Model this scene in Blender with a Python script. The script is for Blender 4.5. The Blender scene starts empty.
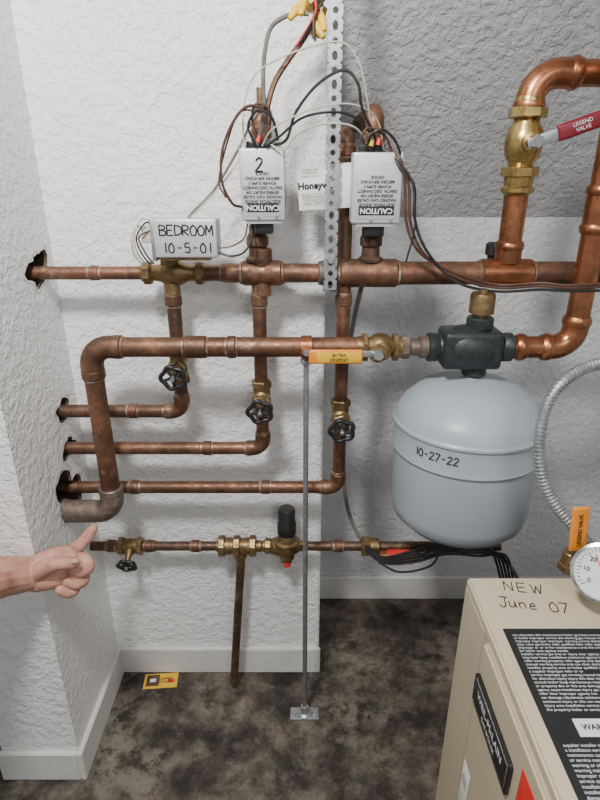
import bpy, bmesh, math, random
from mathutils import Vector, Matrix
random.seed(4)
# ------------------------------------------------------------------ survey
H=1.5; TH=math.radians(22.5); F=555.0
C,S=math.cos(TH),math.sin(TH)
def W(u,v,d):
    a=(u-300)/F; b=(400-v)/F; k=d/(C+b*S)
    return Vector((a*k,d,H+k*(b*C-S)))
def WZ(u,v,z):
    a=(u-300)/F; b=(400-v)/F; k=(z-H)/(b*C-S)
    return Vector((a*k,(C+b*S)*k,z))
def R(px,p): return px/F*(p.y*C+(H-p.z)*S)
def Zv(v,d): return W(300,v,d).z
X=Vector((1,0,0)); Y=Vector((0,1,0)); Z=Vector((0,0,1))
# ------------------------------------------------------------------ materials
def newmat(name):
    m=bpy.data.materials.new(name); m.use_nodes=True
    nt=m.node_tree; b=nt.nodes['Principled BSDF']
    return m,nt,b
def ramp(nt,fac,stops,interp='LINEAR'):
    r=nt.nodes.new('ShaderNodeValToRGB'); r.color_ramp.interpolation=interp
    els=r.color_ramp.elements
    while len(els)<len(stops): els.new(0.5)
    for e,(p,c) in zip(els,stops):
        e.position=p; e.color=(c[0],c[1],c[2],1)
    nt.links.new(fac,r.inputs[0]); return r.outputs[0]
def noise(nt,scale,detail=4,rough=.55,dist=0,vec=None):
    n=nt.nodes.new('ShaderNodeTexNoise'); n.inputs['Scale'].default_value=scale
    n.inputs['Detail'].default_value=detail; n.inputs['Roughness'].default_value=rough
    n.inputs['Distortion'].default_value=dist
    if vec is None:
        tc=nt.nodes.new('ShaderNodeTexCoord'); vec=tc.outputs['Object']
    nt.links.new(vec,n.inputs['Vector']); return n.outputs['Fac']
def mixc(nt,f,a,b,mode='MIX'):
    m=nt.nodes.new('ShaderNodeMix'); m.data_type='RGBA'; m.blend_type=mode
    for s,v in ((0,f),(6,a),(7,b)):
        if hasattr(v,'is_linked') or hasattr(v,'links'): nt.links.new(v,m.inputs[s])
        else: m.inputs[s].default_value=v if s==0 else (v[0],v[1],v[2],1)
    return m.outputs[2]
def bump(nt,b,h,strength,dist):
    n=nt.nodes.new('ShaderNodeBump'); n.inputs['Strength'].default_value=strength
    n.inputs['Distance'].default_value=dist
    nt.links.new(h,n.inputs['Height']); nt.links.new(n.outputs[0],b.inputs['Normal'])
def simple(name,c,rough=.5,metal=0,var=.15,scale=30,bmp=0):
    m,nt,b=newmat(name)
    lo=[x*(1-var) for x in c]; hi=[min(1,x*(1+var)) for x in c]
    nf=noise(nt,scale,4)
    col=ramp(nt,nf,[(.3,lo),(.7,hi)])
    nt.links.new(col,b.inputs['Base Color'])
    b.inputs['Roughness'].default_value=rough; b.inputs['Metallic'].default_value=metal
    if bmp: bump(nt,b,nf,bmp,.001)
    return m
def wallmat(name,base,dark,sc=50,st=.75):
    m,nt,b=newmat(name)
    n1=noise(nt,sc,3,.6,.25); n2=noise(nt,sc*3,3,.6)
    s1=ramp(nt,n1,[(.42,(0,0,0)),(.52,(.55,.55,.55)),(.70,(1,1,1))])
    h=mixc(nt,.3,s1,n2)
    bump(nt,b,h,st,.005)
    big=noise(nt,2.2,4)
    nt.links.new(ramp(nt,big,[(.35,dark),(.6,base)]),b.inputs['Base Color'])
    b.inputs['Roughness'].default_value=.5
    return m
def metal(name,stops,rough=.35,met=.9,scale=18,bmp=.15,patina=None):
    m,nt,b=newmat(name)
    n=noise(nt,scale,6,.65,.6)
    col=ramp(nt,n,stops)
    if patina:
        n3=noise(nt,7,6,.7,1.2); f=ramp(nt,n3,[(.42,(0,0,0)),(.60,(.85,.85,.85))]); col=mixc(nt,f,col,patina)
        n5=noise(nt,26,5,.7,.8); f=ramp(nt,n5,[(.58,(0,0,0)),(.66,(.6,.6,.6))]); col=mixc(nt,f,col,(.30,.24,.19))
    nt.links.new(col,b.inputs['Base Color'])
    n2=noise(nt,scale*4,3)
    nt.links.new(ramp(nt,n2,[(.3,(rough*.75,)*3),(.7,(min(1,rough*1.4),)*3)]),b.inputs['Roughness'])
    b.inputs['Metallic'].default_value=met
    if bmp: bump(nt,b,n2,bmp,.0008)
    return m
M={}
M['wall']=wallmat('wall_stucco_paint',(.86,.86,.85),(.81,.81,.80))
M['wall2']=wallmat('wall_stucco_recess_shade',(.68,.685,.69),(.62,.625,.63))  # wall stucco made greyer, recess shade put into the base colour
M['slope']=wallmat('sloped_stucco_shaded',(.44,.44,.445),(.39,.39,.395),50,.85)  # base colour darkened to carry the shade of the downward face
M['trim']=simple('trim_paint',(.70,.69,.66),.45,0,.06,12)
M['copper']=metal('aged_copper',[(.28,(.10,.046,.029)),(.48,(.215,.102,.062)),(.62,(.31,.155,.095)),(.8,(.42,.25,.165))],.47,.74,18,.18,(.12,.07,.046))
M['copper2']=metal('bright_copper',[(.3,(.22,.08,.038)),(.6,(.42,.175,.085)),(.8,(.56,.28,.16))],.30,.9,14)
M['coppd']=metal('dark_copper',[(.3,(.085,.047,.032)),(.55,(.17,.092,.06)),(.75,(.28,.18,.125))],.48,.68,18,.15,(.085,.056,.038))
M['brass']=metal('aged_brass',[(.3,(.13,.082,.036)),(.6,(.28,.19,.092)),(.8,(.42,.32,.18))],.42,.8,30,.3)
M['brass2']=metal('bright_brass',[(.3,(.34,.225,.08)),(.7,(.58,.41,.16))],.28,.92)
M['solder']=metal('solder_stain',[(.40,(.17,.09,.058)),(.54,(.28,.20,.15)),(.68,(.52,.46,.41))],.48,.62,45,.3)
M['oxide']=metal('oxidised_elbow',[(.3,(.10,.08,.066)),(.55,(.20,.15,.12)),(.75,(.33,.28,.25))],.5,.6,30,.4)
M['iron']=simple('green_black_cast_iron',(.028,.038,.038),.45,.3,.3,90,.5)
M['tank']=simple('tank_grey_enamel',(.335,.385,.43),.38,0,.05,8)
M['alu']=simple('valve_box_aluminium',(.58,.59,.60),.42,.4,.08,25)
M['label']=simple('foil_label',(.50,.51,.52),.5,.2,.05,40)
M['galv']=metal('galvanised_steel',[(.3,(.32,.33,.34)),(.7,(.55,.56,.57))],.4,.85,70,.1)
M['chrome']=metal('chrome',[(.3,(.7,.7,.7)),(.7,(.85,.85,.85))],.15,1,30,0)
M['black']=simple('black_plastic',(.015,.015,.016),.4,0,.3,40)
M['ink']=simple('marker_ink',(.012,.012,.014),.6,0,.1,40)
M['white']=simple('white_ink',(.75,.75,.74),.6,0,.05,40)
M['paper']=simple('paper',(.82,.81,.77),.7,0,.06,30)
M['rubber']=simple('cable_jacket_black',(.02,.018,.017),.5,0,.3,40)
M['brown']=simple('cable_jacket_brown',(.075,.035,.022),.45,0,.3,40)
M['cable']=simple('cable_jacket_grey',(.13,.125,.115),.5,0,.2,40)
M['wire']=simple('wire_white',(.50,.47,.40),.5,0,.1,40)
M['orange']=simple('orange_vinyl',(.80,.26,.02),.4,0,.1,40)
M['yellow']=simple('yellow_vinyl',(.80,.48,.03),.5,0,.1,40)
M['red']=simple('red_vinyl',(.17,.010,.020),.4,0,.1,40)
M['red2']=simple('red_plastic',(.70,.03,.02),.4,0,.1,40)
M['beige']=simple('beige_enamel',(.56,.475,.335),.38,0,.04,6)
M['dirt']=simple('broken_plaster',(.26,.19,.13),.9,0,.6,120,1)
M['hole']=simple('wall_cavity',(.045,.03,.02),.95,0,.6,60,1)
M['beige2']=simple('beige_panel',(.48,.40,.28),.42,0,.04,6)
# floor
m,nt,b=newmat('stained_concrete'); M['floor']=m
n1=noise(nt,4.2,10,.72,.15); n2=noise(nt,15,10,.78,.1); n3=noise(nt,95,6,.7); n4=noise(nt,2.4,6,.65,.1)
c1=ramp(nt,n1,[(.38,(.030,.025,.021)),(.455,(.078,.064,.052)),(.52,(.15,.126,.10)),(.60,(.225,.192,.155)),(.72,(.31,.27,.22))])
c2=ramp(nt,n2,[(.40,(.25,.22,.20)),(.48,(.66,.62,.58)),(.57,(1.,1.,1.))])
c=mixc(nt,.9,c1,c2,'MULTIPLY')
c=mixc(nt,.45,c,ramp(nt,n3,[(.35,(.35,.34,.33)),(.65,(1,1,1))]),'MULTIPLY')
f4=ramp(nt,n4,[(.50,(0,0,0)),(.62,(.5,.5,.5))])
f5=ramp(nt,n2,[(.46,(0,0,0)),(.52,(1,1,1))])
c=mixc(nt,mixc(nt,1.0,f4,f5,'MULTIPLY'),c,(.27,.235,.19))
nt.links.new(c,b.inputs['Base Color'])
nt.links.new(ramp(nt,n2,[(.35,(.55,)*3),(.65,(.85,)*3)]),b.inputs['Roughness'])
bump(nt,b,n3,.25,.002)
# skin
m,nt,b=newmat('skin'); M['skin']=m
n=noise(nt,40,6,.65)
nt.links.new(ramp(nt,n,[(.3,(.42,.185,.13)),(.5,(.52,.27,.20)),(.7,(.60,.35,.27))]),b.inputs['Base Color'])
b.inputs['Roughness'].default_value=.55
b.inputs['Subsurface Weight'].default_value=.04; b.inputs['Subsurface Radius'].default_value=(.02,.008,.004)
bump(nt,b,noise(nt,190,5,.7),.5,.0016)
M['nail']=simple('fingernail',(.66,.42,.36),.3,0,.05)
# ------------------------------------------------------------------ mesh core
CUR=None
class grp:
    def __init__(s,name): s.name=name
    def __enter__(s):
        global CUR
        s.prev=CUR
        e=bpy.data.objects.new(s.name,None); e.empty_display_size=.05
        bpy.context.collection.objects.link(e); CUR=e; return e
    def __exit__(s,*a):
        global CUR
        e=CUR; lo=Vector((9,9,9)); hi=-lo
        for c in e.children:
            if c.type!='MESH': continue
            for v in c.bound_box:
                for i in range(3): lo[i]=min(lo[i],v[i]); hi[i]=max(hi[i],v[i])
        e.location=(lo+hi)/2
        for c in e.children: c.matrix_parent_inverse=Matrix.Translation(-e.location)
        CUR=s.prev
def mk(name,bm,mat,smooth=True,ang=38):
    bmesh.ops.recalc_face_normals(bm,faces=bm.faces[:])
    if smooth:
        la=math.radians(ang)
        for e in bm.edges:
            if len(e.link_faces)==2 and e.calc_face_angle(0)>la: e.smooth=False
        for f in bm.faces: f.smooth=True
    me=bpy.data.meshes.new(name); bm.to_mesh(me); bm.free()
    me.materials.append(mat)
    ob=bpy.data.objects.new(name,me); bpy.context.collection.objects.link(ob)
    if CUR: ob.parent=CUR
    return ob
def sweepbm(bm,pts,rad,n=14,closed=False):
    N=len(pts); rings=[]; u=None
    for i,p in enumerate(pts):
        a=pts[i-1] if (i>0 or closed) else p
        c=pts[(i+1)%N] if (i<N-1 or closed) else p
        t=(c-a).normalized()
        if u is None:
            u=t.cross(Z) if abs(t.z)<.9 else t.cross(X)
        u=(u-t*u.dot(t)).normalized(); w=t.cross(u)
        r=rad[i] if hasattr(rad,'__len__') else rad
        rings.append([bm.verts.new(p+(u*math.cos(2*math.pi*j/n)+w*math.sin(2*math.pi*j/n))*r) for j in range(n)])
    for i in range(N if closed else N-1):
        A=rings[i]; B=rings[(i+1)%N]
        for j in range(n): bm.faces.new((A[j],A[(j+1)%n],B[(j+1)%n],B[j]))
    if not closed:
        bm.faces.new(rings[0][::-1]); bm.faces.new(rings[-1])
def fillet(pts,r,steps=8):
    out=[pts[0]]
    for i in range(1,len(pts)-1):
        p=pts[i]; d1=(pts[i-1]-p).normalized(); d2=(pts[i+1]-p).normalized()
        phi=math.pi-d1.angle(d2)
        if phi<.02: out.append(p); continue
        t=r*math.tan(phi/2); a=p+d1*t; b=p+d2*t
        c=p+(d1+d2).normalized()*math.sqrt(r*r+t*t)
        e1=(a-c).normalized(); e2=(b-c); e2=(e2-e1*e2.dot(e1)).normalized()
        for k in range(steps+1):
            q=phi*k/steps; out.append(c+(e1*math.cos(q)+e2*math.sin(q))*r)
    out.append(pts[-1]); return out
def catmull(P,steps=8):
    Q=[P[0]*2-P[1]]+list(P)+[P[-1]*2-P[-2]]; out=[]
    for i in range(1,len(Q)-2):
        a,b,c,d=Q[i-1:i+3]
        for k in range(steps):
            t=k/steps
            out.append(.5*((2*b)+(c-a)*t+(2*a-5*b+4*c-d)*t*t+(3*b-a-3*c+d)*t**3))
    out.append(P[-1]); return out
def tube(name,pts,rad,mat,bend=.03,n=20):
    bm=bmesh.new(); sweepbm(bm,fillet([Vector(p) for p in pts],bend),rad,n); return mk(name,bm,mat)
def wire(name,P,r,mat,n=7,steps=8):
    bm=bmesh.new(); sweepbm(bm,catmull([W(*p) if not isinstance(p,Vector) else p for p in P],steps),r,n); return mk(name,bm,mat)
def ribbed(name,P,r,mat,pitch=.006,amp=.14,n=12):
    pts=catmull(P,16); L=[0]
    for i in range(1,len(pts)): L.append(L[-1]+(pts[i]-pts[i-1]).length)
    out=[];rad=[];s=0;i=0;k=0
    while s<L[-1]:
        while L[i+1]<s: i+=1
        t=(s-L[i])/(L[i+1]-L[i]); out.append(pts[i].lerp(pts[i+1],t)); rad.append(r*(1+amp*(1 if k%4 in(0,1) else -1)))
        s+=pitch/4; k+=1
    bm=bmesh.new(); sweepbm(bm,out,rad,n); return mk(name,bm,mat)
def lathe(name,o,axis,prof,mat,n=28,rot=0,ang=38):
    axis=Vector(axis).normalized()
    u=axis.cross(Z) if abs(axis.z)<.9 else axis.cross(X); u.normalize(); w=axis.cross(u)
    bm=bmesh.new(); rings=[]
    for t,r in prof:
        r=max(r,1e-5)
        rings.append([bm.verts.new(o+axis*t+(u*math.cos(rot+2*math.pi*j/n)+w*math.sin(rot+2*math.pi*j/n))*r) for j in range(n)])
    for A,B in zip(rings,rings[1:]):
        for j in range(n): bm.faces.new((A[j],A[(j+1)%n],B[(j+1)%n],B[j]))
    bm.faces.new(rings[0][::-1]); bm.faces.new(rings[-1])
    return mk(name,bm,mat,ang=ang)
def cyl(name,o,axis,L,r,mat,n=24,bev=None,rot=0):
    b=bev if bev is not None else min(L,r)*.12
    return lathe(name,Vector(o)-Vector(axis).normalized()*L/2,axis,[(0,r-b),(b,r),(L-b,r),(L,r-b)],mat,n,rot)
def hexn(name,o,axis,L,r,mat,n=6): return cyl(name,o,axis,L,r,mat,n,rot=.3)
def box(name,c,size,mat,right=X,up=Z,bev=.002,seg=2):
    right=right.normalized(); up=up.normalized(); nrm=right.cross(up)
    bm=bmesh.new(); bmesh.ops.create_cube(bm,size=1)
    for v in bm.verts: v.co=Vector((v.co.x*size[0],v.co.y*size[1],v.co.z*size[2]))
    if bev: bmesh.ops.bevel(bm,geom=bm.edges[:],offset=bev,segments=seg,affect='EDGES',profile=.5)
    for v in bm.verts: v.co=Vector(c)+right*v.co.x+up*v.co.y+nrm*v.co.z
    return mk(name,bm,mat)
def text(name,s,o,size,right,up,mat,bold=0,ax='CENTER',ay='CENTER',space=1,fn=None):
    cu=bpy.data.curves.new(name,'FONT'); cu.body=s; cu.size=size; cu.align_x=ax; cu.align_y=ay
    cu.offset=bold; cu.resolution_u=3; cu.space_line=space
    ob=bpy.data.objects.new('tmp',cu); bpy.context.collection.objects.link(ob)
    bpy.context.view_layer.update()
    me=bpy.data.meshes.new_from_object(ob.evaluated_get(bpy.context.evaluated_depsgraph_get()))
    bpy.data.objects.remove(ob)
    right=Vector(right).normalized(); up=Vector(up).normalized(); nr=right.cross(up)
    for v in me.vertices:
        v.co=fn(v.co.x,v.co.y) if fn else Vector(o)+right*v.co.x+up*v.co.y+nr*.0004
    me.materials.clear(); me.materials.append(mat); me.name=name
    t=bpy.data.objects.new(name,me); bpy.context.collection.objects.link(t)
    if CUR: t.parent=CUR
    return t
def strokes(name,S_,o,sc,right,up,mat,r=.0011,fn=None):
    """hand written marker strokes; S_ = list of polylines in letter space"""
    right=right.normalized(); up=up.normalized(); bm=bmesh.new()
    for st in S_:
        P=[(fn(x*sc,y*sc) if fn else o+right*x*sc+up*y*sc) for x,y in st]
        if len(P)>2: P=catmull(P,4)
        sweepbm(bm,P,r,6)
    return mk(name,bm,mat)
GL={'N':[[(0,0),(0,1)],[(0,1),(.6,0)],[(.6,0),(.62,1.05)]],'E':[[(.6,1),(0,1)],[(0,1),(0,0)],[(0,0),(.6,0)],[(0,.5),(.5,.52)]],
'W':[[(0,1),(.2,0)],[(.2,0),(.4,.8)],[(.4,.8),(.6,0)],[(.6,0),(.85,1.05)]],
'B':[[(0,0),(0,1)],[(0,1),(.5,.9),(.5,.6),(0,.52)],[(0,.52),(.6,.4),(.55,.05),(0,0)]],
'D':[[(0,0),(0,1)],[(0,1),(.6,.8),(.6,.2),(0,0)]],'R':[[(0,0),(0,1)],[(0,1),(.55,.9),(.5,.55),(0,.5)],[(0,.5),(.6,0)]],
'O':[[(.3,1),(0,.6),(.1,.05),(.5,.05),(.62,.6),(.3,1)]],'M':[[(0,0),(.05,1)],[(.05,1),(.35,.3)],[(.35,.3),(.65,1)],[(.65,1),(.7,0)]],
'1':[[(.25,1),(.25,0)]],'0':[[(.3,1),(.02,.6),(.1,.05),(.5,.05),(.55,.6),(.3,1)]],'5':[[(.55,1),(.1,1)],[(.1,1),(.05,.55)],[(.05,.55),(.5,.55),(.5,.05),(0,.05)]],
'-':[[(.1,.5),(.5,.5)]],'2':[[(.05,.8),(.3,1),(.55,.75),(.0,.02)],[(0,.02),(.6,.04)]],'7':[[(0,1),(.6,1)],[(.6,1),(.2,0)]],
'J':[[(.1,1),(.7,1)],[(.45,1),(.42,.1),(.2,-.1),(0,.15)]],'u':[[(0,.6),(.05,.05),(.35,.1),(.42,.6)],[(.42,.6),(.48,0)]],'n':[[(0,.6),(.02,0)],[(.02,.4),(.25,.6),(.4,.4),(.42,0)]],
'e':[[(.02,.3),(.4,.35),(.3,.62),(.05,.4),(.1,.02),(.45,.08)]],' ':[]}
def write(s,adv=.85):
    out=[];x=0
    for ch in s:
        for st in GL[ch]: out.append([(x+a,b) for a,b in st])
        x+=adv if ch not in '1' else adv*.65
    cx=x/2
    return [[(a-cx,b-.5) for a,b in st] for st in out]
def handwheel(o,axis,Rw,mat=None):
    mat=mat or M['black']; axis=Vector(axis).normalized()
    u=axis.cross(Z).normalized(); w=axis.cross(u)
    bm=bmesh.new(); N=50
    sweepbm(bm,[o+(u*math.cos(2*math.pi*i/N)+w*math.sin(2*math.pi*i/N))*Rw*(1+.10*math.cos(5*2*math.pi*i/N)) for i in range(N)],Rw*.2,10,True)
    for k in range(5):
        a=2*math.pi*k/5+.3; d=u*math.cos(a)+w*math.sin(a)
        sweepbm(bm,[o-axis*.002,o+d*Rw],[Rw*.17,Rw*.13],8)
    mk('handwheel',bm,mat)
    lathe('wheel_hub',o-axis*.008,axis,[(0,Rw*.28),(.012,Rw*.28),(.014,Rw*.2)],mat)
    hexn('wheel_nut',o+axis*.009,axis,.007,Rw*.20,M['galv'])
def sleeve(name,o,axis,L,r,mat,sold=True):
    cyl(name,o,axis,L,r,mat,24,bev=r*.12)
    if sold:
        ax=Vector(axis).normalized()
        for s in (-1,1): cyl(name+'_solder',o+ax*s*(L/2),axis,R(4.5,o),r*.90,M['solder'],20,bev=r*.06)
# ------------------------------------------------------------------ room
DA,DB,DL=1.332,1.665,.99; XL=-.58; XE=.06; CZ=2.45
def slab(name,lo,hi,mat,bev=0):
    lo=Vector(lo); hi=Vector(hi); s=hi-lo
    bm=bmesh.new(); bmesh.ops.create_cube(bm,size=1)
    for v in bm.verts: v.co=Vector((lo[i]+s[i]*(v.co[i]+.5) for i in range(3)))
    if bev: bmesh.ops.bevel(bm,geom=bm.edges[:],offset=bev,segments=2,affect='EDGES')
    return mk(name,bm,mat)
slab('floor',(-1.7,-1.3,-.05),(1.7,1.75,0),M['floor'])
slab('wall_back',(-1.7,DA,0),(XE,DB+.085,CZ),M['wall'],.004)
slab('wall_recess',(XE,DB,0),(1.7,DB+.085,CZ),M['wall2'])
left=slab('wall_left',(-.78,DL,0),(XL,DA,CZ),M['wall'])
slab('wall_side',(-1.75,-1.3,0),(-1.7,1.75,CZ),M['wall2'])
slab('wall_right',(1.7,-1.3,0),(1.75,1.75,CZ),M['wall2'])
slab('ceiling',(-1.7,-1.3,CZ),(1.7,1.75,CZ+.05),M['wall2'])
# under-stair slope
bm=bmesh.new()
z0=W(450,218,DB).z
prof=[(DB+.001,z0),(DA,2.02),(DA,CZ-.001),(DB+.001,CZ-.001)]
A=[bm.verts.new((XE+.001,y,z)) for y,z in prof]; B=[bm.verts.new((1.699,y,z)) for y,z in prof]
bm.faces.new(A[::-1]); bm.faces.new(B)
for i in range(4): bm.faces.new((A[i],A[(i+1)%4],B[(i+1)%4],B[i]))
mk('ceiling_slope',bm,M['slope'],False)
BH=.10
slab('baseboard_back',(XL,DA-.013,0),(XE+.004,DA,BH),M['trim'],.003)
slab('baseboard_recess',(XE,DB-.013,0),(1.69,DB,BH),M['trim'],.003)
slab('baseboard_left',(XL,DL-.013,0),(XL+.013,DA-.013,BH),M['trim'],.003)
slab('baseboard_front',(-.79,DL-.013,0),(XL,DL,BH),M['trim'],.003)
# ------------------------------------------------------------------ key positions
DH=1.24; DP=1.17; DW=1.17
ZH=Zv(273,DH); ZP=Zv(347,DP)
X1=W(173,378,DW).x; X2=W(260,412,DW).x; X3=W(342,431,DW).x
rz=R(6.6,W(180,400,DH))
zz=[Zv(411,DH),Zv(448,DH),Zv(487,DH)]
XV=-.462; ZB=Zv(511,DP)
ZF=Zv(546,1.27)
# holes in the left wall
def cutter(y,z,ry,rz_,seed):
    rnd=random.Random(seed); bm=bmesh.new(); N=26; ph=[rnd.uniform(0,6.28) for _ in range(4)]
    def jag(t): return 1+.20*math.sin(2*t+ph[0])+.15*math.sin(3*t+ph[1])+.11*math.sin(5*t+ph[2])+rnd.uniform(-.09,.09)
    pr=[]
    for i in range(N):
        t=2*math.pi*i/N; g=jag(t); pr.append((y+ry*math.cos(t)*g,z+rz_*math.sin(t)*g))
    a=[bm.verts.new((XL-.09,p,q)) for p,q in pr]; b_=[bm.verts.new((XL+.03,p,q)) for p,q in pr]
    bm.faces.new(a[::-1]); bm.faces.new(b_)
    for i in range(N): bm.faces.new((a[i],a[(i+1)%N],b_[(i+1)%N],b_[i]))
    c=mk('cut',bm,M['hole'],False)
    md=left.modifiers.new('b','BOOLEAN'); md.object=c; md.operation='DIFFERENCE'; md.solver='EXACT'
    try: md.material_mode='TRANSFER'
    except Exception: pass
    bpy.context.view_layer.objects.active=left
    bpy.ops.object.modifier_apply(modifier='b')
    bpy.data.objects.remove(c)
    # crumbled rim
    bm=bmesh.new(); inn=[];out=[]
    for i,(p,q) in enumerate(pr):
        f=rnd.uniform(1.03,1.26)
        inn.append(bm.verts.new((XL-.006,y+(p-y)*.97,z+(q-z)*.97))); out.append(bm.verts.new((XL+.0006,y+(p-y)*f,z+(q-z)*f)))
    for i in range(N): bm.faces.new((inn[i],inn[(i+1)%N],out[(i+1)%N],out[i]))
    return mk('plaster_rim',bm,M['dirt'])
with grp('broken_plaster_edge'):
    cutter(DH+.008,ZH+.006,.046,.040,1)
    cutter(DH+.004,zz[0],.034,.026,2)
    cutter(DH+.004,zz[1],.034,.026,3)
    cutter(DP+.030,ZB+.034,.068,.062,9)
# ------------------------------------------------------------------ header
rh=R(11.5,W(500,273,DH)); rl=R(6.6,W(100,273,DH)); rm=R(9.5,W(300,273,DH))
def hx(u): return W(u,273,DH).x
def HP(u): return Vector((hx(u),DH,ZH))
with grp('copper_header_pipe'):
    tube('thin_run',[Vector((XL-.07,DH,ZH)),HP(150)],rl,M['copper'])
    tube('mid_run',[HP(195),HP(262)],R(8,HP(230)),M['copper'])
    tube('main_run',[HP(262),HP(350)],rm,M['copper'])
    tube('large_run',[HP(350),HP(700)],rh,M['copper'])
    sleeve('tee_body',HP(262),X,R(40,HP(262)),R(12.5,HP(262)),M['copper'])
    cyl('tee_branch',HP(262)+Z*.028,Z,.05,R(10.5,HP(262)),M['copper'])
    cyl('tee_branch_low',HP(262)-Z*.028,Z,.045,R(9,HP(262)),M['copper'])
    sleeve('coupling',HP(330),X,R(24,HP(330)),R(12,HP(330)),M['oxide'],False)
    sleeve('tee_body_b',HP(368),X,R(58,HP(368)),R(14,HP(368)),M['copper'])
    sleeve('reducer',HP(232),X,R(20,HP(232)),R(9.5,HP(232)),M['copper'])
    sleeve('tee_body_c',HP(505),X,R(52,HP(505)),R(14,HP(505)),M['copper2'])
    sleeve('coupling_thin',HP(95),X,R(10,HP(95)),rl*1.12,M['copper'],True)
# ------------------------------------------------------------------ zone drops
def gate(o,uy,r,axis=(0,-1,-.12),Rw=None,reach=.07):
    ax=Vector(axis).normalized()
    cyl('body',o,Z,.075,r*1.3,M['brass'])
    for s in (-1,1): hexn('end_hex',o+Z*s*.035,Z,.018,r*1.55,M['brass'])
    lathe('bonnet',o,ax,[(0,r*1.35),(.018,r*1.45),(.024,r*1.1),(.036,r*1.05),(.04,r*.6),(reach-.004,r*.5)],M['brass'],20)
    hexn('packing_nut',o+ax*.03,ax,.014,r*1.35,M['brass'])
    handwheel(o+ax*reach,ax,Rw or .031)
wv=[378,412,431]
for k,(xx,zh,v) in enumerate(zip((X1,X2,X3),zz,wv)):
    with grp('zone_copper_pipe'):
        p0=Vector((xx,DH,ZH-.012)); p1=Vector((xx,DH,zh)); p2=Vector((XL-.07,DH,zh))
        tube('run',[p0,p1,p2],rz,M['coppd'] if k==0 else M['copper'],.028)
        for d,o in ((Z,p1+Z*.034),(X,p1-X*.034)): sleeve('elbow_socket',o,d,.018,rz*1.22,M['copper'])
        bm=bmesh.new(); sweepbm(bm,fillet([p1+Z*.034,p1,p1-X*.034],.028),rz*1.18,18); mk('elbow',bm,M['copper'])
        sleeve('coupling_high',Vector((xx,DH,ZH-.06)),Z,.025,rz*1.2,M['copper'])
        for q in ([.33] if k==0 else [.25,.7]):
            sleeve('coupling',p1.lerp(p2,q),X,.022,rz*1.14,M['copper'])
    with grp('gate_valve'):
        gate(Vector((xx,DH,Zv(v,DW)+.008)),0,rz,Rw=R(11.5,W(300,v,DW)))
# ------------------------------------------------------------------ supply pipe 2
def PX(u): return Vector((W(u,347,DP).x,DP,ZP))
rp=R(10,PX(200)); 
XR=W(574,335,DP).x
with grp('copper_supply_pipe'):
    a=Vector((XL-.06,DP,ZB)); b_=Vector((XV,DP,ZB)); c_=Vector((XV,DP,ZP)); d_=PX(372)
    tube('run',[a,b_,c_,d_],rp,M['copper'],.042,24)
    bm=bmesh.new(); sweepbm(bm,fillet([a+X*.05,b_,b_+Z*.06],.042),rp*1.28,22); mk('lower_elbow',bm,M['oxide'])
    cyl('elbow_lip',b_+Z*.062,Z,.016,rp*1.36,M['oxide'])
    cyl('elbow_lip_b',a+X*.05,X,.022,rp*1.4,M['oxide'])
    bm=bmesh.new(); sweepbm(bm,fillet([c_-Z*.062,c_,c_+X*.062],.042),rp*1.16,22); mk('upper_elbow',bm,M['copper'])
    sleeve('socket',c_+X*.062,X,.022,rp*1.2,M['copper']); sleeve('socket_b',c_-Z*.062,Z,.022,rp*1.2,M['copper'])
    for u,l in ((196,.05),(232,.02)): sleeve('coupling',PX(u),X,l,rp*1.13,M['copper'])
with grp('copper_return_riser'):
    rr=R(11,PX(560))
    e=Vector((XR,DP,ZP)); top=Vector((XR,DP,1.95))
    tube('run',[PX(508),e,top],rr,M['copper2'],.045,24)
    bm=bmesh.new(); sweepbm(bm,fillet([e-X*.055,e,e+Z*.055],.045),rr*1.13,24); mk('press_elbow',bm,M['copper2'])
    for o,d in ((e-X*.058,X),(e+Z*.058,Z),(PX(520),X)):
        lathe('press_bead',o-d*.012,d,[(0,rr*1.08),(.006,rr*1.22),(.012,rr*1.26),(.018,rr*1.22),(.024,rr*1.08)],M['copper2'],24)
    zc=Zv(210,DP); o=Vector((XR,DP,zc))
    cyl('press_coupling',o,Z,.085,rr*1.12,M['copper2'])
    for s in(-1,1): lathe('press_bead',o+Z*s*.036-Z*.01,Z,[(0,rr*1.1),(.006,rr*1.24),(.014,rr*1.24),(.02,rr*1.1)],M['copper2'])
# ------------------------------------------------------------------ riser with red-handled valve
XT=W(507,262,DH).x
def RV(v): return Vector((XT,DH,Zv(v,DH)))
r5=R(11.5,RV(220))
with grp('copper_riser_pipe'):
    e=RV(73)
    tube('run',[Vector((XT,DH,ZH)),e,e+X*.5],r5,M['copper2'],.05,24)
    bm=bmesh.new(); sweepbm(bm,fillet([e-Z*.058,e,e+X*.075],.05),r5*1.12,24); mk('press_elbow',bm,M['copper2'])
    for o,d in ((e-Z*.056,Z),(e+X*.078,X)):
        lathe('press_bead',o-d*.012,d,[(0,r5*1.1),(.006,r5*1.22),(.012,r5*1.27),(.018,r5*1.22),(.024,r5*1.1)],M['copper2'])
    cyl('tee_neck',RV(252),Z,.05,r5*1.15,M['copper2'])
    lathe('press_bead',RV(246)-Z*.01,Z,[(0,r5*1.1),(.006,r5*1.26),(.014,r5*1.26),(.02,r5*1.1)],M['copper2'])
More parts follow.
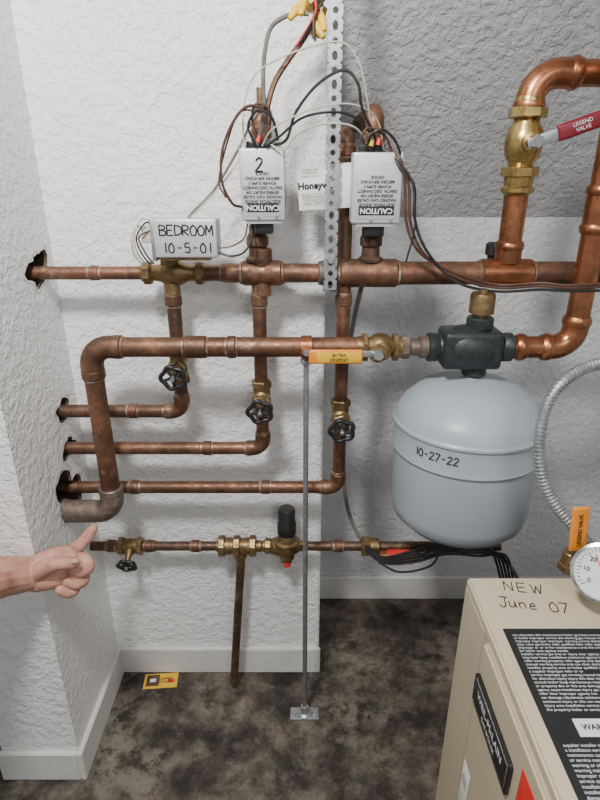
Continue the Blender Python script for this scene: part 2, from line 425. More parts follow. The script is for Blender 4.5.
def ballvalve(o,ax,L,r,mat,stem,hd):
    ax=ax.normalized()
    lathe('body',o-ax*L/2,ax,[(0,r*.95),(L*.04,r),(L*.14,r),(L*.17,r*.82),(L*.27,r*.85),(L*.36,r*1.18),(L*.5,r*1.3),(L*.64,r*1.18),(L*.73,r*.85),(L*.83,r*.82),(L*.86,r),(L*.96,r),(L,r*.95)],mat,28)
    for s in(-1,1): hexn('union_hex',o+ax*s*L*.33,ax,L*.12,r*1.28,mat,8)
    stem=stem.normalized()
    lathe('stem',o,stem,[(0,r*.6),(r*1.5,r*.6),(r*1.55,r*.4),(r*1.9,r*.38)],mat,20)
with grp('ball_valve'):
    o=RV(143); ballvalve(o,Z,.165,r5*1.2,M['brass2'],-Y,None)
    for v in (190,): lathe('press_bead',RV(v)-Z*.01,Z,[(0,r5*1.1),(.006,r5*1.36),(.014,r5*1.36),(.02,r5*1.1)],M['brass2'])
    s=o-Y*.062
    hexn('stem_nut',s-Y*.006,Y,.014,.013,M['chrome'])
    q=Vector((.94,0,.32)).normalized(); up=Vector((-.32,0,.94)).normalized()
    box('lever_plate',s+q*.03,(.09,.020,.004),M['galv'],q,up,.001)
    box('lever_grip',s+q*.122,(.16,.030,.012),M['red'],q,up,.005,3)
    text('lever_lettering','LEGEND\nVALVE',s+q*.088-Y*.0066,.010,q,up,M['white'],.0)
# ------------------------------------------------------------------ orange-handled valve
with grp('ball_valve'):
    o=PX(380); ballvalve(o,X,R(46,o),rp*1.1,M['brass'],Vector((-0.1,-1,.1)),None)
    s=W(378,354,DP-.055)
    hexn('stem_nut',s-Y*.004,Y,.012,.013,M['chrome'])
    cyl('stem_washer',s+Y*.004,Y,.006,.02,M['brass'])
    box('lever_plate',s-X*.022,(.05,.014,.003),M['galv'],X,Z,.001)
    w=R(54,s); box('lever_grip',s-X*(w/2+.032)-Z*.006,(w,.031,.008),M['orange'],X,Z,.004,3)
    box('grip_decal',s-X*(w/2+.025)-Y*.0042-Z*.006,(w*.82,.022,.0008),M['yellow'],X,Z,.0003)
    text('lever_lettering','LEGEND\nVALVE',s-X*(w/2+.025)-Y*.005-Z*.006,.0105,-X,-Z,M['ink'],.0002)
    # nipples toward the air scoop
    cyl('nipple',PX(412),X,R(30,o),rp*.85,M['oxide']); hexn('nipple_hex',PX(405),X,.018,rp*1.2,M['oxide'],8)
    cyl('nipple_end',PX(424),X,.022,rp*1.12,M['oxide'])
# ------------------------------------------------------------------ air scoop + vent
TX=W(465,440,DP).x
with grp('air_scoop'):
    L=R(84,PX(468)); o=PX(427); k=L/84
    lathe('cast_body',o,X,[(0,13*k),(1*k,14.5*k),(9*k,14.5*k),(11*k,12.5*k),(16*k,14*k),(26*k,21*k),(34*k,23*k),(50*k,23*k),(58*k,21*k),(68*k,14*k),(73*k,12.5*k),(75*k,14.5*k),(83*k,14.5*k),(84*k,13*k)],M['iron'],36,ang=50)
    box('cast_rib',o+X*L/2+Y*.0,(58*k,38*k,36*k),M['iron'],X,Z,5*k,3)
    cyl('top_boss',Vector((TX,DP,ZP+25*k)),Z,12*k,13*k,M['iron'])
    cyl('bottom_boss',Vector((TX,DP,ZP-24*k)),Z,10*k,12*k,M['iron'])
with grp('air_vent'):
    z=ZP+30*k
    lathe('vent',Vector((TX,DP,z)),Z,[(0,7*k),(4*k,7*k),(5*k,12*k),(22*k,12*k),(24*k,11*k),(25*k,4*k),(28*k,4*k)],M['brass'],28)
with grp('pipe_cap'):
    o=Vector((hx(498),DH+.055,ZH+.045)); lathe('cap',o-Z*.045,Z,[(0,.010),(.03,.010),(.032,.016),(.055,.016),(.06,.010)],M['black'])
# ------------------------------------------------------------------ expansion tank
with grp('expansion_tank'):
    TO=Vector((TX,DP,0)); tr=R(72,W(463,440,DP))
    zt=Zv(374,DP); zs=Zv(409,DP); zb=Zv(504,DP); zl=zb-.055
    zu=.972; zw=.900
    P=[(zl,.0),(zl,tr*.25),(zl+.008,tr*.55),(zl+.024,tr*.80),(zb-.008,tr*.93),(zb+.02,tr*.965),
       (zw-.004,tr*.975),(zw-.001,tr*.99),(zw+.004,tr*1.0),(zw+.008,tr*.99),(zu-.009,tr*.99),(zu-.005,tr*1.01),(zu,tr*1.01),(zu+.004,tr*.985),
       (zs-.015,tr*.98),(zs+.004,tr*.955),(zs+.020,tr*.88),(zt-.035,tr*.70),(zt-.02,tr*.50),(zt-.010,tr*.28),(zt-.006,tr*.13),(zt-.004,tr*.12),(zt-.004,0)]
    lathe('shell',TO,Z,P,M['tank'],72)
    cyl('stem',Vector((TX,DP,zt+.008)),Z,.035,.011,M['chrome']); hexn('stem_nut',Vector((TX,DP,zt+.004)),Z,.012,.018,M['galv'])
    a0=math.radians(-127)
    def fn(x,y):
        a=a0+x/tr; r=tr*.99+.0006
        return Vector((TX+r*math.cos(a),DP+r*math.sin(a),(zu+zw)/2+.004+y))
    strokes('date_marking',write('10-27-22',.74),None,.018,X,Z,M['ink'],.0013,fn)
# ------------------------------------------------------------------ zone valves
def zvalve(u,v0,v1,w,xx,mark=None):
    with grp('zone_valve'):
        df=1.175; c0=W(u,v0,df); c1=W(u,v1,df); h=c0.z-c1.z; ww=R(w,(c0+c1)/2)
        c=Vector((c0.x,df+.026,(c0.z+c1.z)/2))
        box('cover',c,(ww,h,.052),M['alu'],X,Z,.004,3)
        fy=df-.0004
        box('foil_label',Vector((c.x,fy,c.z-.004)),(ww*.8,h*.80,.0008),M['label'],X,Z,.0002)
        zc=c.z-h*.31
        box('caution_bar',Vector((c.x,fy-.0005,zc)),(ww*.72,h*.13,.0008),M['ink'],X,Z,.0002)
        text('caution_text','CAUTION',Vector((c.x,fy-.001,zc)),.0145,-X,-Z,M['white'],.0003)
        text('label_text','ELECTRICAL SHOCK\nHAZARD CAN CAUSE\nSEVERE INJURY OR\nDEATH. DISCONNECT\nPOWER SUPPLY\nBEFORE SERVICING\nDEVICE',Vector((c.x,fy-.001,c.z-h*.03)),.0078,-X,-Z,M['ink'],.0002,space=1.1)
        cyl('screw',Vector((c.x+ww*.3,fy-.001,c.z-h*.44)),Y,.004,.003,M['galv']); cyl('screw_b',Vector((c.x-ww*.1,fy-.001,c.z-h*.44)),Y,.004,.003,M['galv'])
        if mark: strokes('marking',write(mark),Vector((c.x-ww*.03,fy-.002,c.z+h*.28)),.025,X,Z,M['ink'],.0016)
        box('frame_plate',Vector((c.x,df+.03,c1.z-.003)),(ww*.8,.006,.05),M['alu'],X,Z,.001)
        lathe('body',Vector((xx,DH,ZH+.026)),Z,[(0,.026),(.006,.027),(.012,.02),(.03,.019),(.034,.024),(.05,.024),(.06,.018),(.075,.018)],M['coppd'],26)
        box('actuator_neck',Vector((c.x,df+.035,c1.z-.014)),(ww*.42,.026,.04),M['black'],X,Z,.003)
        cyl('bushing',Vector((c.x-ww*.05,df+.025,c0.z+.008)),Z,.018,.014,M['black'])
        box('terminal_block',Vector((c.x-ww*.1,df+.03,c0.z+.006)),(ww*.5,.014,.03),M['black'],X,Z,.002)
        box('slot',Vector((c.x+ww*.5,df+.02,c.z-.02)),(.002,h*.3,.008),M['black'],X,Z,.0)
zvalve(261.5,148,221,45,X2,'2')
zvalve(379,152,224,50,W(368,250,DH).x+.006)
with grp('zone_valve'):
    df=1.165; c0=W(184,219,df); c1=W(184,258,df); h=c0.z-c1.z; ww=R(64,c0)
    c=Vector((c0.x,df+.03,(c0.z+c1.z)/2))
    box('cover',c,(ww,h,.062),M['alu'],X,Z,.004,3)
    strokes('marking',write('BEDROOM',.78),Vector((c.x+.003,df-.001,c.z+h*.22)),.020,X,Z,M['ink'],.0017)
    strokes('marking_date',write('10-5-01'),Vector((c.x+.005,df-.001,c.z-h*.23)),.019,X,Z,M['ink'],.0017)
    box('bracket',Vector((c.x-ww*.5-.004,df+.03,c.z-.004)),(.008,h*1.1,.05),M['galv'],X,Z,.001)
    box('terminal',Vector((c.x-ww*.5-.018,df+.03,c.z+.004)),(.022,.03,.03),M['wire'],X,Z,.002)
    lathe('body',Vector((hx(142),DH,ZH)),X,[(0,.019),(.004,.021),(.02,.021),(.024,.017),(.04,.019),(.055,.027),(.085,.027),(.1,.019),(.115,.017),(.119,.021),(.135,.021),(.139,.019)],M['brass'],28)
    for u in (148,200): hexn('union',HP(u),X,.016,.026,M['brass'],8)
    cyl('neck',Vector((X1,DH,ZH+.022)),Z,.04,.021,M['brass'])
    cyl('port_low',Vector((X1,DH,ZH-.03)),Z,.035,.018,M['brass'])
    box('mount_plate',Vector((c.x,df+.035,c1.z-.003)),(ww*.75,.006,.06),M['brass'],X,Z,.001)
# pipes continuing upward behind the zone valves
with grp('zone_riser_pipe'):
    zt=Zv(108,DH); r=R(9,W(261,130,DH)); xx=W(261,130,DH+.01).x
    tube('run',[Vector((X2,DH+.012,ZH+.08)),Vector((xx,DH+.012,zt)),Vector((xx,DA+.03,zt))],r,M['copper'],.03)
    sleeve('socket',Vector((xx,DH+.012,zt-.045)),Z,.02,r*1.2,M['copper'])
    cyl('cap',Vector((xx,DH+.012,zt+.022)),Z,.03,.008,M['brass'])
with grp('zone_riser_pipe'):
    xx=W(375,130,DH).x; zt=Zv(112,DH); r=R(10,Vector((xx,DH,zt)))
    tube('run',[Vector((W(368,250,DH).x+.006,DH+.012,ZH+.08)),Vector((xx,DH+.012,zt)),Vector((xx,1.57,zt))],r,M['copper'],.032)
    sleeve('socket',Vector((xx,DH+.012,zt-.045)),Z,.02,r*1.2,M['copper'])
with grp('zone_riser_pipe'):
    xx=W(345,200,1.27).x; zt=Zv(130,1.27); r=R(8,Vector((xx,1.27,zt)))
    tube('run',[Vector((X3,1.265,ZH)),Vector((xx,1.265,zt)),Vector((xx,1.59,zt))],r,M['coppd'],.03)
    sleeve('socket',Vector((xx,1.265,zt-.04)),Z,.02,r*1.2,M['copper'])
# ------------------------------------------------------------------ fill line
rf=R(4.6,W(300,546,1.27)); DF=1.27
def FX(u): return Vector((W(u,546,DF).x,DF,ZF))
with grp('copper_fill_pipe'):
    tube('run',[Vector((XL+.0,DF,ZF)),FX(500)],rf,M['coppd'])
    for u in (112,150,196,338): sleeve('coupling',FX(u),X,.02,rf*1.35,M['copper'])
    cyl('adapter',FX(370),X,.05,rf*1.8,M['brass']); hexn('adapter_hex',FX(366),X,.02,rf*2.3,M['brass'])
    tube('stub',[FX(378)-Y*.03-Z*.012,FX(418)-Y*.03-Z*.012],rf*1.25,M['copper2'])
    cyl('stub_red',FX(398)-Y*.03-Z*.012,X,.07,rf*1.5,M['red2'])
with grp('gate_valve'):
    o=FX(131); cyl('body',o,X,.06,rf*1.6,M['brass']); 
    for s in(-1,1): hexn('hex',o+X*s*.026,X,.014,rf*2.1,M['brass'])
    ax=Vector((0,-.93,-.37)).normalized(); lathe('bonnet',o,ax,[(0,.012),(.02,.013),(.03,.009),(.05,.006)],M['brass'])
    handwheel(o+ax*.055-Z*.006,ax,.023)
with grp('backflow_preventer'):
    o=FX(238); lathe('body',FX(216),X,[(0,.014),(.002,.016),(.014,.016),(.018,.022),(.036,.024),(.05,.020),(.07,.022),(.09,.024),(.106,.022),(.11,.016),(.125,.016),(.127,.014)],M['brass'],28)
    for u in (222,237,253): hexn('union_hex',FX(u),X,.018,.030,M['brass'],8)
    lathe('vent_port',FX(240),-Z,[(0,.018),(.035,.018),(.038,.013),(.07,.012)],M['brass'])
    tube('drain_pipe',[FX(240)-Z*.06,W(234,682,1.26)],R(4.2,W(240,600,1.26)),M['coppd'])
with grp('pressure_reducing_valve'):
    lathe('body',FX(262),X,[(0,.012),(.003,.016),(.02,.016),(.026,.02),(.045,.028),(.085,.028),(.1,.018),(.105,.014),(.125,.014)],M['brass'],28)
    hexn('union_hex',FX(268),X,.018,.022,M['brass'],8)
    o=Vector((FX(287).x,DF-.01,ZF))
    lathe('bell',o,Z,[(0,.03),(.02,.034),(.026,.034),(.03,.026),(.045,.024),(.05,.021)],M['brass'],28)
    lathe('cap',o+Z*.05,Z,[(0,.024),(.004,.026),(.034,.026),(.038,.023),(.076,.023),(.080,.020),(.082,0)],M['black'],28)
    lathe('lower_plug',o,-Z,[(0,.022),(.03,.02),(.034,.014),(.045,.014)],M['brass'])
    lathe('red_tip',o-Z*.04-Y*.005,-Z,[(0,.010),(.014,.010),(.018,.006)],M['red2'])
    box('side_tag',o+X*.03+Z*.018-Y*.02,(.03,.02,.001),M['brass'],X,Z,.0003)
# ------------------------------------------------------------------ rod stand
with grp('threaded_rod_support'):
    RX=W(306,400,DP).x
    pts=[];rad=[];z=.004;k=0
    while z<ZP-.024:
        pts.append(Vector((RX,DP,z))); rad.append(.0056 if k%2 else .0068); z+=.0022; k+=1
    bm=bmesh.new(); sweepbm(bm,pts,rad,10); mk('rod',bm,M['galv'],ang=80)
    box('base_plate',(RX,DP,.0035),(.085,.04,.006),M['galv'],X,Y,.002)
    lathe('base_flange',Vector((RX,DP,.006)),Z,[(0,.02),(.004,.02),(.008,.012),(.03,.011)],M['galv'])
    for s in(-1,1): hexn('anchor_bolt',Vector((RX+s*.03,DP,.009)),Z,.007,.008,M['galv'])
    lathe('pipe_clamp',Vector((RX-.012,DP,ZP)),X,[(0,rp*1.02),(.0005,rp*1.17),(.0235,rp*1.17),(.024,rp*1.02)],M['copper2'],28)
    for s in(-1,1):
        box('clamp_ear',Vector((RX,DP-.0+s*(rp+.012),ZP)),(.024,.012,.022),M['copper2'],X,Z,.001)
    hexn('clamp_bolt',Vector((RX,DP-rp-.019,ZP)),Y,.01,.008,M['galv'])
    hexn('rod_nut',Vector((RX,DP,ZP-rp-.012)),Z,.012,.013,M['galv'])
# ------------------------------------------------------------------ perforated strap
with grp('perforated_hanger_strap'):
    sx=.065; sy=1.203; w=R(14,W(333,140,sy)); cell=w*.86
    bm=bmesh.new(); z=ZH-.03; i=0
    while z<CZ-.005:
        cy=z+cell/2; N=16; inn=[];out=[]
        rx=w*.20; ry=w*(.20 if i%2 else .30)
        for j in range(N):
            a=2*math.pi*(j+.5)/N; ca,sa=math.cos(a),math.sin(a); m_=max(abs(ca),abs(sa))
            inn.append(bm.verts.new((sx+ca*rx,sy,cy+sa*ry))); out.append(bm.verts.new((sx+ca/m_*w/2,sy,cy+sa/m_*cell/2)))
        for j in range(N): bm.faces.new((inn[j],inn[(j+1)%N],out[(j+1)%N],out[j]))
        z+=cell;i+=1
    bmesh.ops.remove_doubles(bm,verts=bm.verts[:],dist=.0003)
    ob=mk('strap',bm,M['galv'],False); sd=ob.modifiers.new('s','SOLIDIFY'); sd.thickness=.0018
    bm=bmesh.new(); prof=[]
    for k in range(15):
        a=math.radians(180+k*180/14); prof.append((DH+math.cos(a)*(DH-sy),ZH-.028+math.sin(a)*(.012)))
    for (y,z),(y2,z2) in zip(prof,prof[1:]):
        v=[bm.verts.new(q) for q in ((sx-w/2,y,z),(sx+w/2,y,z),(sx+w/2,y2,z2),(sx-w/2,y2,z2))]; bm.faces.new(v)
    bmesh.ops.remove_doubles(bm,verts=bm.verts[:],dist=.0001)
    ob=mk('loop',bm,M['galv']); sd=ob.modifiers.new('s','SOLIDIFY'); sd.thickness=.0018
    hexn('bolt',Vector((sx,sy-.004,ZH+.035)),Y,.008,.009,M['galv'])
# ------------------------------------------------------------------ tag on string
with grp('paper_tag'):
    c=W(325,187,1.222); r_=Vector((.99,0,.06)).normalized(); u_=Vector((-.06,-.05,.99)).normalized()
    box('card',c,(R(54,c),R(42,c),.0012),M['paper'],r_,u_,.0003)
    text('heading','Honeywell',c-Y*.002-X*.016+Z*.003,.0185,r_,u_,M['ink'],.0006)
    text('fine_print','INSTALLATION DATA SHEET\nZONE CONTROL 24V 60HZ\nLOW VOLTAGE MOTOR\nCHECK WIRING DIAGRAM',c-Y*.003-X*.010-Z*.022,.006,r_,u_,M['ink'])
    text('fine_print_b','MODEL 0447\nTYPE 3/4 IN\nSWEAT BODY',c-Y*.002-X*.03+Z*.026,.006,r_,u_,M['ink'])
    box('dark_band',c-Y*.001+X*.036+Z*.026,(.032,.022,.0008),M['ink'],r_,u_,.0002)
    wire('string',[c+Z*.04,c+Z*.07+Y*.015,Vector((W(345,150,1.25).x,1.25,Zv(150,1.25)))],.0008,M['wire'])
# ------------------------------------------------------------------ wiring
w1=.0028
with grp('low_voltage_wiring'):
    wire('cable_up',[(309,14,1.2),(292,14,1.2),(272,26,1.19),(265,50,1.18),(263,80,1.17),(264,112,1.17),(258,145,1.19)],.0042,M['cable'])
    wire('copper_line',[(318,12,1.2),(304,38,1.2),(287,62,1.19),(274,84,1.18),(266,112,1.17)],.0055,M['coppd'])
    wire('thermostat_wire',[(262,108,1.2),(250,125,1.2),(238,150,1.22),(214,190,1.22),(192,213,1.2),(186,222,1.18)],w1,M['cable'])
    wire('white_loop',[(188,220,1.17),(215,192,1.17),(236,165,1.18),(243,150,1.18),(238,148,1.18),(247,138,1.18)],.0015,M['wire'])
    wire('black_loop_l',[(264,107,1.16),(246,107,1.15),(232,124,1.14),(222,152,1.14),(222,182,1.14),(232,203,1.15),(242,207,1.17)],w1,M['brown'])
    wire('black_loop_l2',[(262,112,1.16),(240,112,1.15),(228,140,1.15),(219,180,1.15),(226,198,1.15)],.0018,M['brown'])
    wire('white_high',[(246,150,1.18),(243,130,1.17),(246,95,1.17),(260,70,1.17),(300,50,1.16),(340,42,1.15),(358,60,1.15),(366,92,1.16),(370,120,1.18),(372,148,1.2)],.0016,M['wire'])
    wire('black_arch',[(268,146,1.18),(286,140,1.16),(296,112,1.15),(318,84,1.14),(344,70,1.14),(358,84,1.14),(362,108,1.15),(375,138,1.18),(372,150,1.2)],w1,M['rubber'])
    wire('black_arch2',[(266,146,1.17),(280,136,1.16),(302,118,1.15),(330,112,1.14),(352,116,1.15),(370,132,1.18)],.0024,M['rubber'])
    wire('grey_arch',[(268,143,1.17),(284,150,1.16),(296,135,1.15),(322,124,1.14),(352,126,1.15),(368,142,1.18)],.0018,M['wire'])
    wire('brown_link',[(258,140,1.17),(252,118,1.16),(256,104,1.16),(268,108,1.16),(270,124,1.17),(262,146,1.18)],.0022,M['brown'])
    wire('black_link',[(256,146,1.17),(248,126,1.16),(258,110,1.15),(272,118,1.15),(278,140,1.17)],.0024,M['rubber'])
    wire('white_link',[(262,146,1.17),(274,128,1.15),(310,110,1.14),(350,104,1.14),(376,118,1.17),(384,150,1.19)],.0014,M['wire'])
    wire('brown_link2',[(372,150,1.18),(362,140,1.16),(368,128,1.16),(385,136,1.17),(392,152,1.18)],.0022,M['brown'])
    wire('black_link2',[(366,150,1.18),(372,134,1.16),(384,130,1.16),(396,142,1.17),(402,160,1.18)],.0026,M['rubber'])
    for k,(dx,mt) in enumerate(((0,'brown'),(5,'rubber'),(-4,'brown'))):
        wire('run_to_boiler',[(388,148,1.19),(400,162+dx,1.17),(409+dx,186,1.17),(410+dx,220,1.17),(420+dx,248,1.17),(440+dx,268+dx,1.18),(466,281+dx,1.17),(500,288+dx*.7,1.165),(540,286+dx*.7,1.12),(575,288+dx*.6,1.10),(640,284+dx,1.1)],.0030,M[mt])
    wire('black_cross',[(398,160,1.17),(412,182,1.16),(415,225,1.16),(406,262,1.17)],.002,M['rubber'])
    wire('bedroom_wire',[(217,252,1.18),(230,256,1.18),(243,253,1.17),(251,241,1.18),(252,225,1.2)],.0022,M['rubber'])
    wire('bedroom_wire2',[(217,248,1.18),(232,246,1.18),(244,238,1.18),(248,222,1.2)],.0018,M['brown'])
    for q,(du,mt) in enumerate(((0,'wire'),(4,'rubber'),(-4,'wire'),(8,'brown'))):
        wire('lead',[(152,222+q*3,1.19),(141+du,219+q*4,1.18),(134+du*.6,238,1.17),(138+du,254,1.18),(146+du,264,1.2)],.0017,M[mt])
    for (u,v,c) in ((371,146,'yellow'),(378,145,'red2'),(258,142,'red2')):
        p=W(u,v,1.17); lathe('wire_nut',p,Z+X*.2,[(0,.005),(.009,.004),(.013,.002)],M[c],10)
with grp('wire_nut_cluster'):
    p=W(306,10,1.22)
    lathe('brass_fitting',p,Vector((.8,0,.6)),[(0,.006),(.01,.016),(.03,.016),(.032,.010),(.06,.010)],M['brass2'],8)
    cyl('brass_stub',W(318,22,1.22),Vector((.3,0,1)),.05,.011,M['brass2'])
    for (u,v,a) in ((296,10,-.6),(303,4,-.2),(318,28,.5),(322,20,.2)):
        q=W(u,v,1.2); lathe('nut',q,Vector((a,-.3,-.8)),[(-.012,.006),(.002,.0085),(.02,.005),(.022,.001)],M['yellow'],10)
    for k in range(5):
        a=random.uniform(-12,12); wire('lead',[(308+a,34+abs(a),1.19),(314,16,1.19),(320+a*.4,2,1.2),(318+a,-20,1.22)],.0022,M[random.choice(['rubber','yellow','red2','coppd'])])
with grp('cable_bundle'):
    ribbed('armoured_cable',[W(362,284,1.275),W(354,320,1.32),W(346,370,1.36),W(344,430,1.37),W(344,485,1.36),W(352,522,1.33),W(368,548,1.28),W(388,560,1.25),W(420,557,1.24),W(460,552,1.25),W(498,556,1.25),W(518,580,1.22),W(524,615,1.22),Vector((.58,1.25,.2)),Vector((.60,1.27,.006))],.0055,M['cable'],.006,.12)
    for k in range(5):
        j=k*3-6
        wire('cable',[(366,548+j*.4,1.24),(384,560+j*.5,1.22),(415,556+j,1.2),(445,548+j,1.22),(480,550+j,1.24),(500+j,556,1.24),(508+j,590,1.22),(508+j,620,1.2),Vector((.55+k*.01,1.22,.2)),Vector((.58+k*.012,1.24,.004))],.0034,M['rubber'])
    wire('loop',[(378,562,1.22),(400,572,1.2),(430,566,1.2),(436,552,1.22),(410,550,1.22)],.003,M['rubber'])
# ------------------------------------------------------------------ flexible conduit at right
with grp('flexible_metal_conduit'):
    ribbed('conduit',[W(640,352,1.0),W(612,361,.98),W(585,368,.96),W(563,382,.94),W(547,405,.93),W(540,435,.92),W(540,465,.91),W(548,492,.9),W(562,514,.89),W(580,534,.88),W(596,556,.87),WZ(612,592,.79)],R(5.3,W(545,430,.92)),M['galv'],.0075,.13,14)
# ------------------------------------------------------------------ boiler
ZT=W(467,577,.85).z; XB=W(467,577,.85).x; YB=.85; YF=.12
with grp('boiler'):
    slab('cabinet',(XB+.006,YF,.0),(.95,YB-.004,ZT-.006),M['beige2'],.004)
    slab('top_panel',(XB,YF-.01,ZT-.022),(.956,YB,ZT),M['beige'],.004)
    slab('side_rear_panel',(XB,.735,.0),(XB+.01,YB,ZT-.02),M['beige'],.002)
    slab('side_front_panel',(XB-.004,YF,.0),(XB+.01,.722,ZT-.030),M['beige'],.004)
    yl=.72
    slab('caution_sheet',(XB+.024,.16,ZT),(.90,yl,ZT+.0015),M['ink'],.0005)
    words='WARNING IMPROPER INSTALLATION ADJUSTMENT ALTERATION SERVICE OR MAINTENANCE CAN CAUSE INJURY OR PROPERTY DAMAGE REFER TO THIS MANUAL FOR ASSISTANCE CONSULT A QUALIFIED INSTALLER SERVICE AGENCY OR THE GAS SUPPLIER KEEP BOILER AREA CLEAR'.lower().split()
    def para(n,ch,seed):
        rnd=random.Random(seed); out=[]
        for i in range(n):
            l=''
            while len(l)<ch: l+=rnd.choice(words)+' '
            out.append(l[:ch] if i%6!=5 else l[:ch//2])
        return '\n'.join(out)
    x0=XB+.035
    text('sheet_text',para(22,62,1),Vector((x0,yl-.012,ZT+.0018)),.0066,X,Y,M['white'],0,'LEFT','TOP',1.0)
    text('sheet_text_b',para(22,62,5),Vector((x0+.25,yl-.012,ZT+.0018)),.0066,X,Y,M['white'],0,'LEFT','TOP',1.0)
    slab('sheet_white_band',(x0+.03,.525,ZT+.0012),(.89,.552,ZT+.0022),M['white'],0)
    text('band_text','WARNING: FOR CONTINUED PROTECTION AGAINST FIRE',Vector((x0+.038,.5385,ZT+.0024)),.012,X,Y,M['ink'],.0003,'LEFT')
    text('sheet_text_c',para(36,60,9),Vector((x0,.516,ZT+.0018)),.0068,X,Y,M['white'],0,'LEFT','TOP')
    rr_=Vector((1,-.16,0)).normalized(); uu=Vector((.16,1,0)).normalized()
    strokes('marking',write('NEW',1.0),WZ(524,588,ZT)+Z*.0006,.024,rr_,uu,M['ink'],.0010)
    strokes('marking_date',write('June 07',.72),WZ(534,605,ZT)+Z*.0006,.024,rr_,uu,M['ink'],.0010)
    # side badge
    xs=XB-.004
    box('badge_frame',(xs-.003,.632,.655),(.17,.066,.006),M['black'],-Y,Z,.006,3)
    box('badge_rim',(xs-.0055,.632,.655),(.158,.054,.002),M['chrome'],-Y,Z,.001)
    box('badge_face',(xs-.0062,.632,.655),(.152,.048,.002),M['black'],-Y,Z,.001)
    text('badge_text','WEIL-McLAIN',Vector((xs-.0074,.632,.663)),.020,-Y,Z,M['white'],.0004)
    text('badge_text_b','GAS BOILER',Vector((xs-.0074,.632,.642)),.012,-Y,Z,M['white'],.0002)
    box('warning_label',(xs-.0005,.475,.64),(.10,.16,.001),M['red2'],-Y,Z,.0003)
    box('warning_tri',(xs-.0012,.475,.67),(.05,.05,.001),M['ink'],(-Y+Z),(Z+Y),.0003)
    box('warning_text_panel',(xs-.0012,.475,.595),(.085,.05,.001),M['paper'],-Y,Z,.0003)
    box('data_label',(xs-.0005,.70,.40),(.035,.12,.001),M['paper'],-Y,Z,.0003)
    text('data_text','LISTED\nBOILER\nASSEMBLY\nNO. 07',Vector((xs-.0012,.70,.42)),.007,-Y,Z,M['ink'])
    cyl('port_collar',WZ(612,592,ZT)+Z*.006,Z,.014,.022,M['galv'])
# gauge
with grp('pressure_gauge'):
    g=W(603,573,.76); ax=Vector((-.42,-.72,.42)).normalized(); gr=R(28,g)
    u=ax.cross(Z).normalized()*-1; upv=ax.cross(u)*-1
    if upv.z<0: upv=-upv
    lathe('case',g-ax*.03,ax,[(0,gr*.6),(.004,gr*.95),(.026,gr*.97),(.028,gr*1.06),(.036,gr*1.06),(.038,gr*.95),(.033,gr*.9)],M['chrome'],48)
    lathe('dial',g,ax,[(0,gr*.9),(.0035,gr*.9)],M['white'],48)
    rt=upv.cross(ax).normalized(); fo=g+ax*.004
    bm=bmesh.new()
    for k in range(31):
        a=math.radians(225-k*9); d=rt*math.cos(a)+upv*math.sin(a)
        sweepbm(bm,[fo+d*gr*(.68 if k%5==0 else .76),fo+d*gr*.85],.0008,4)
    mk('tick_marks',bm,M['ink'])
    for k in range(7):
        a=math.radians(225-k*45); d=rt*math.cos(a)+upv*math.sin(a)
        text('numeral',str(k*10),fo+d*gr*.54,.011,rt,upv,M['ink'],.0002)
    bm=bmesh.new(); d=rt*-.5+upv*.85; sweepbm(bm,[fo-d*gr*.2+ax*.001,fo+d*gr*.7+ax*.001],[.0016,.0006],6); mk('needle',bm,M['red2'])
    lathe('hub',fo,ax,[(0,.004),(.003,.004)],M['black'])
    tube('stem',[g-ax*.02,g-ax*.055,Vector((g.x+.025,g.y+.04,ZT-.004))],.009,M['brass'],.01)
with grp('ball_valve'):
    p=W(579,529,.84); q=Vector((-.10,0,1)).normalized(); rt=Vector((1,0,.10)).normalized()
    hh=R(52,p)
    box('lever_grip',p,(R(17,p),hh,.008),M['orange'],rt,q,.004,3)
    text('lever_lettering','LEGEND VALVE',p-Y*.0046,.010,q,-rt,M['ink'],.0002)
    b0=Vector((p.x+.005,p.y+.03,ZT+.02))
    cyl('body',Vector((b0.x+.01,b0.y,ZT+.022)),Z,.045,.016,M['brass']); hexn('body_hex',Vector((b0.x+.01,b0.y,ZT+.010)),Z,.016,.021,M['brass'])
    cyl('stem',Vector((b0.x+.006,b0.y-.014,ZT+.028)),Y,.04,.006,M['chrome'])
# ------------------------------------------------------------------ card on the floor
with grp('product_hang_tag'):
    c=WZ(161,681,.001); r_=Vector((1,.08,0)).normalized(); u_=Vector((-.08,1,0)).normalized()
    box('card_yellow',c+Z*.001,(.105,.055,.0015),M['yellow'],r_,u_,.0004)
    box('print_dark',c+Z*.0020-X*.025,(.04,.042,.0008),M['coppd'],r_,u_,.0002)
    box('print_red',c+Z*.0020+X*.032,(.022,.012,.0008),M['red2'],r_,u_,.0002)
    box('print_white',c+Z*.0026-X*.025,(.018,.012,.0008),M['paper'],r_,u_,.0002)
    text('print_text','COPPER\nFITTING',c+Z*.0024+X*.012,.012,r_,u_,M['ink'],.0002)
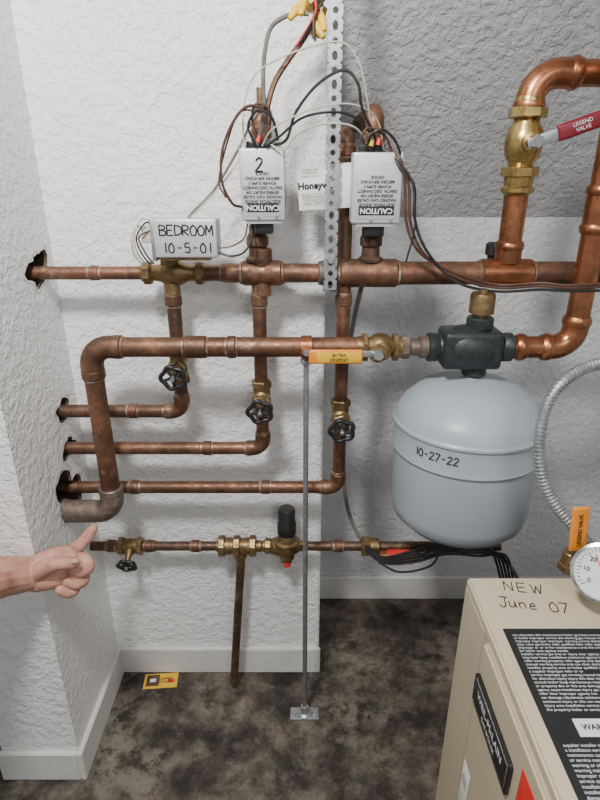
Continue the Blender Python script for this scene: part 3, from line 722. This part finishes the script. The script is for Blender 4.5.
# ------------------------------------------------------------------ arm and hand
def capsule(bm,P,rr,n=16,flat=None):
    P=[W(*p) for p in P]; 
    rad=[R(r,p) for r,p in zip(rr,P)]
    pts=catmull(P,6); rs=[]
    for i in range(len(P)-1):
        for k in range(6): rs.append(rad[i]+(rad[i+1]-rad[i])*k/6)
    rs.append(rad[-1])
    t0=(pts[0]-pts[1]).normalized(); t1=(pts[-1]-pts[-2]).normalized()
    pre=[];pr=[]
    for a in (80,60,40,20): pre.append(pts[0]+t0*rs[0]*math.sin(math.radians(a))); pr.append(rs[0]*math.cos(math.radians(a)))
    post=[];po=[]
    for a in (20,40,60,80): post.append(pts[-1]+t1*rs[-1]*math.sin(math.radians(a))); po.append(rs[-1]*math.cos(math.radians(a)))
    sweepbm(bm,pre+pts+post,pr+rs+po,n)
with grp('human_arm'):
    bm=bmesh.new()
    capsule(bm,[(-150,612,.62),(-60,592,.80),(-5,578,.905),(20,575,.945),(36,573,.965)],[36,27,21.5,18,16])
    # palm: fan of metacarpals
    for a,b_,r0,r1 in (((36,566,.965),(66,554,1.0),11,9),((36,571,.965),(70,560,.99),12,10),((36,576,.96),(70,569,.98),12,10),((36,581,.955),(64,578,.965),11,9.5)):
        capsule(bm,[a,((a[0]+b_[0])/2,(a[1]+b_[1])/2-1,(a[2]+b_[2])/2-.004),b_],[r0,r0,r1])
    # index finger, extended toward the elbow: knuckles slightly thicker than the shafts
    capsule(bm,[(66,554,1.0),(72,551,1.015),(78,546.5,1.032),(82,542.5,1.045),(86.5,538,1.06),(90,533,1.073),(93.5,528,1.085)],[8.4,6.9,7.0,6.1,6.2,5.4,4.4])
    # curled middle, ring, little
    capsule(bm,[(70,561,.99),(84,560,1.0),(88,567,.985),(81,572,.962),(73,571,.955)],[8,7.4,6.7,6,5.4])
    capsule(bm,[(69,570,.98),(80,572,.985),(83,580,.968),(76,584,.948),(68,582,.942)],[7.8,7,6.4,5.8,5.2])
    capsule(bm,[(63,579,.965),(72,583,.965),(74,590,.95),(67,593,.935),(60,590,.93)],[7,6.2,5.7,5.2,4.8])
    # thumb folded across the curled fingers
    capsule(bm,[(38,572,.948),(50,566,.936),(57,563.5,.933),(64,563,.934),(70,563,.94),(75,563,.945)],[9.5,7.8,7.2,6.4,6.3,5.2])
    ob=mk('arm_and_hand',bm,M['skin'])
    rm_=ob.modifiers.new('r','REMESH'); rm_.mode='VOXEL'; rm_.voxel_size=.0014; rm_.use_smooth_shade=True
    sm=ob.modifiers.new('s','SMOOTH'); sm.factor=.5; sm.iterations=3
    box('thumb_nail',W(74,561,.932),(.013,.009,.002),M['nail'],W(75,563,.945)-W(64,563,.934),Vector((0,.3,.95)),.0008)
# ------------------------------------------------------------------ light
def area(name,loc,tgt,size,energy,col=(1,1,1)):
    l=bpy.data.lights.new(name,'AREA'); l.shape='DISK'; l.size=size; l.energy=energy; l.color=col
    o=bpy.data.objects.new(name,l); bpy.context.collection.objects.link(o); o.location=loc
    o.rotation_euler=(Vector(tgt)-Vector(loc)).to_track_quat('-Z','Y').to_euler(); return o
area('ceiling_lamp',(-.35,.15,2.38),(-.1,1.2,.9),.24,38,(1,.98,.945))
area('fill_light',(.6,-.9,2.35),(.2,1.2,.8),.8,17,(.97,.98,1))  # added soft fill from behind the camera, no known fixture
w=bpy.data.worlds.new('world'); bpy.context.scene.world=w; w.use_nodes=True
w.node_tree.nodes['Background'].inputs[0].default_value=(.78,.81,.84,1); w.node_tree.nodes['Background'].inputs[1].default_value=.42
cam=bpy.data.cameras.new('camera'); co=bpy.data.objects.new('camera',cam); bpy.context.collection.objects.link(co)
co.location=(0,0,H); co.rotation_euler=(math.pi/2-TH,0,0)
cam.sensor_fit='HORIZONTAL'; cam.sensor_width=36; cam.lens=36*F/600; cam.clip_start=.02
bpy.context.scene.camera=co
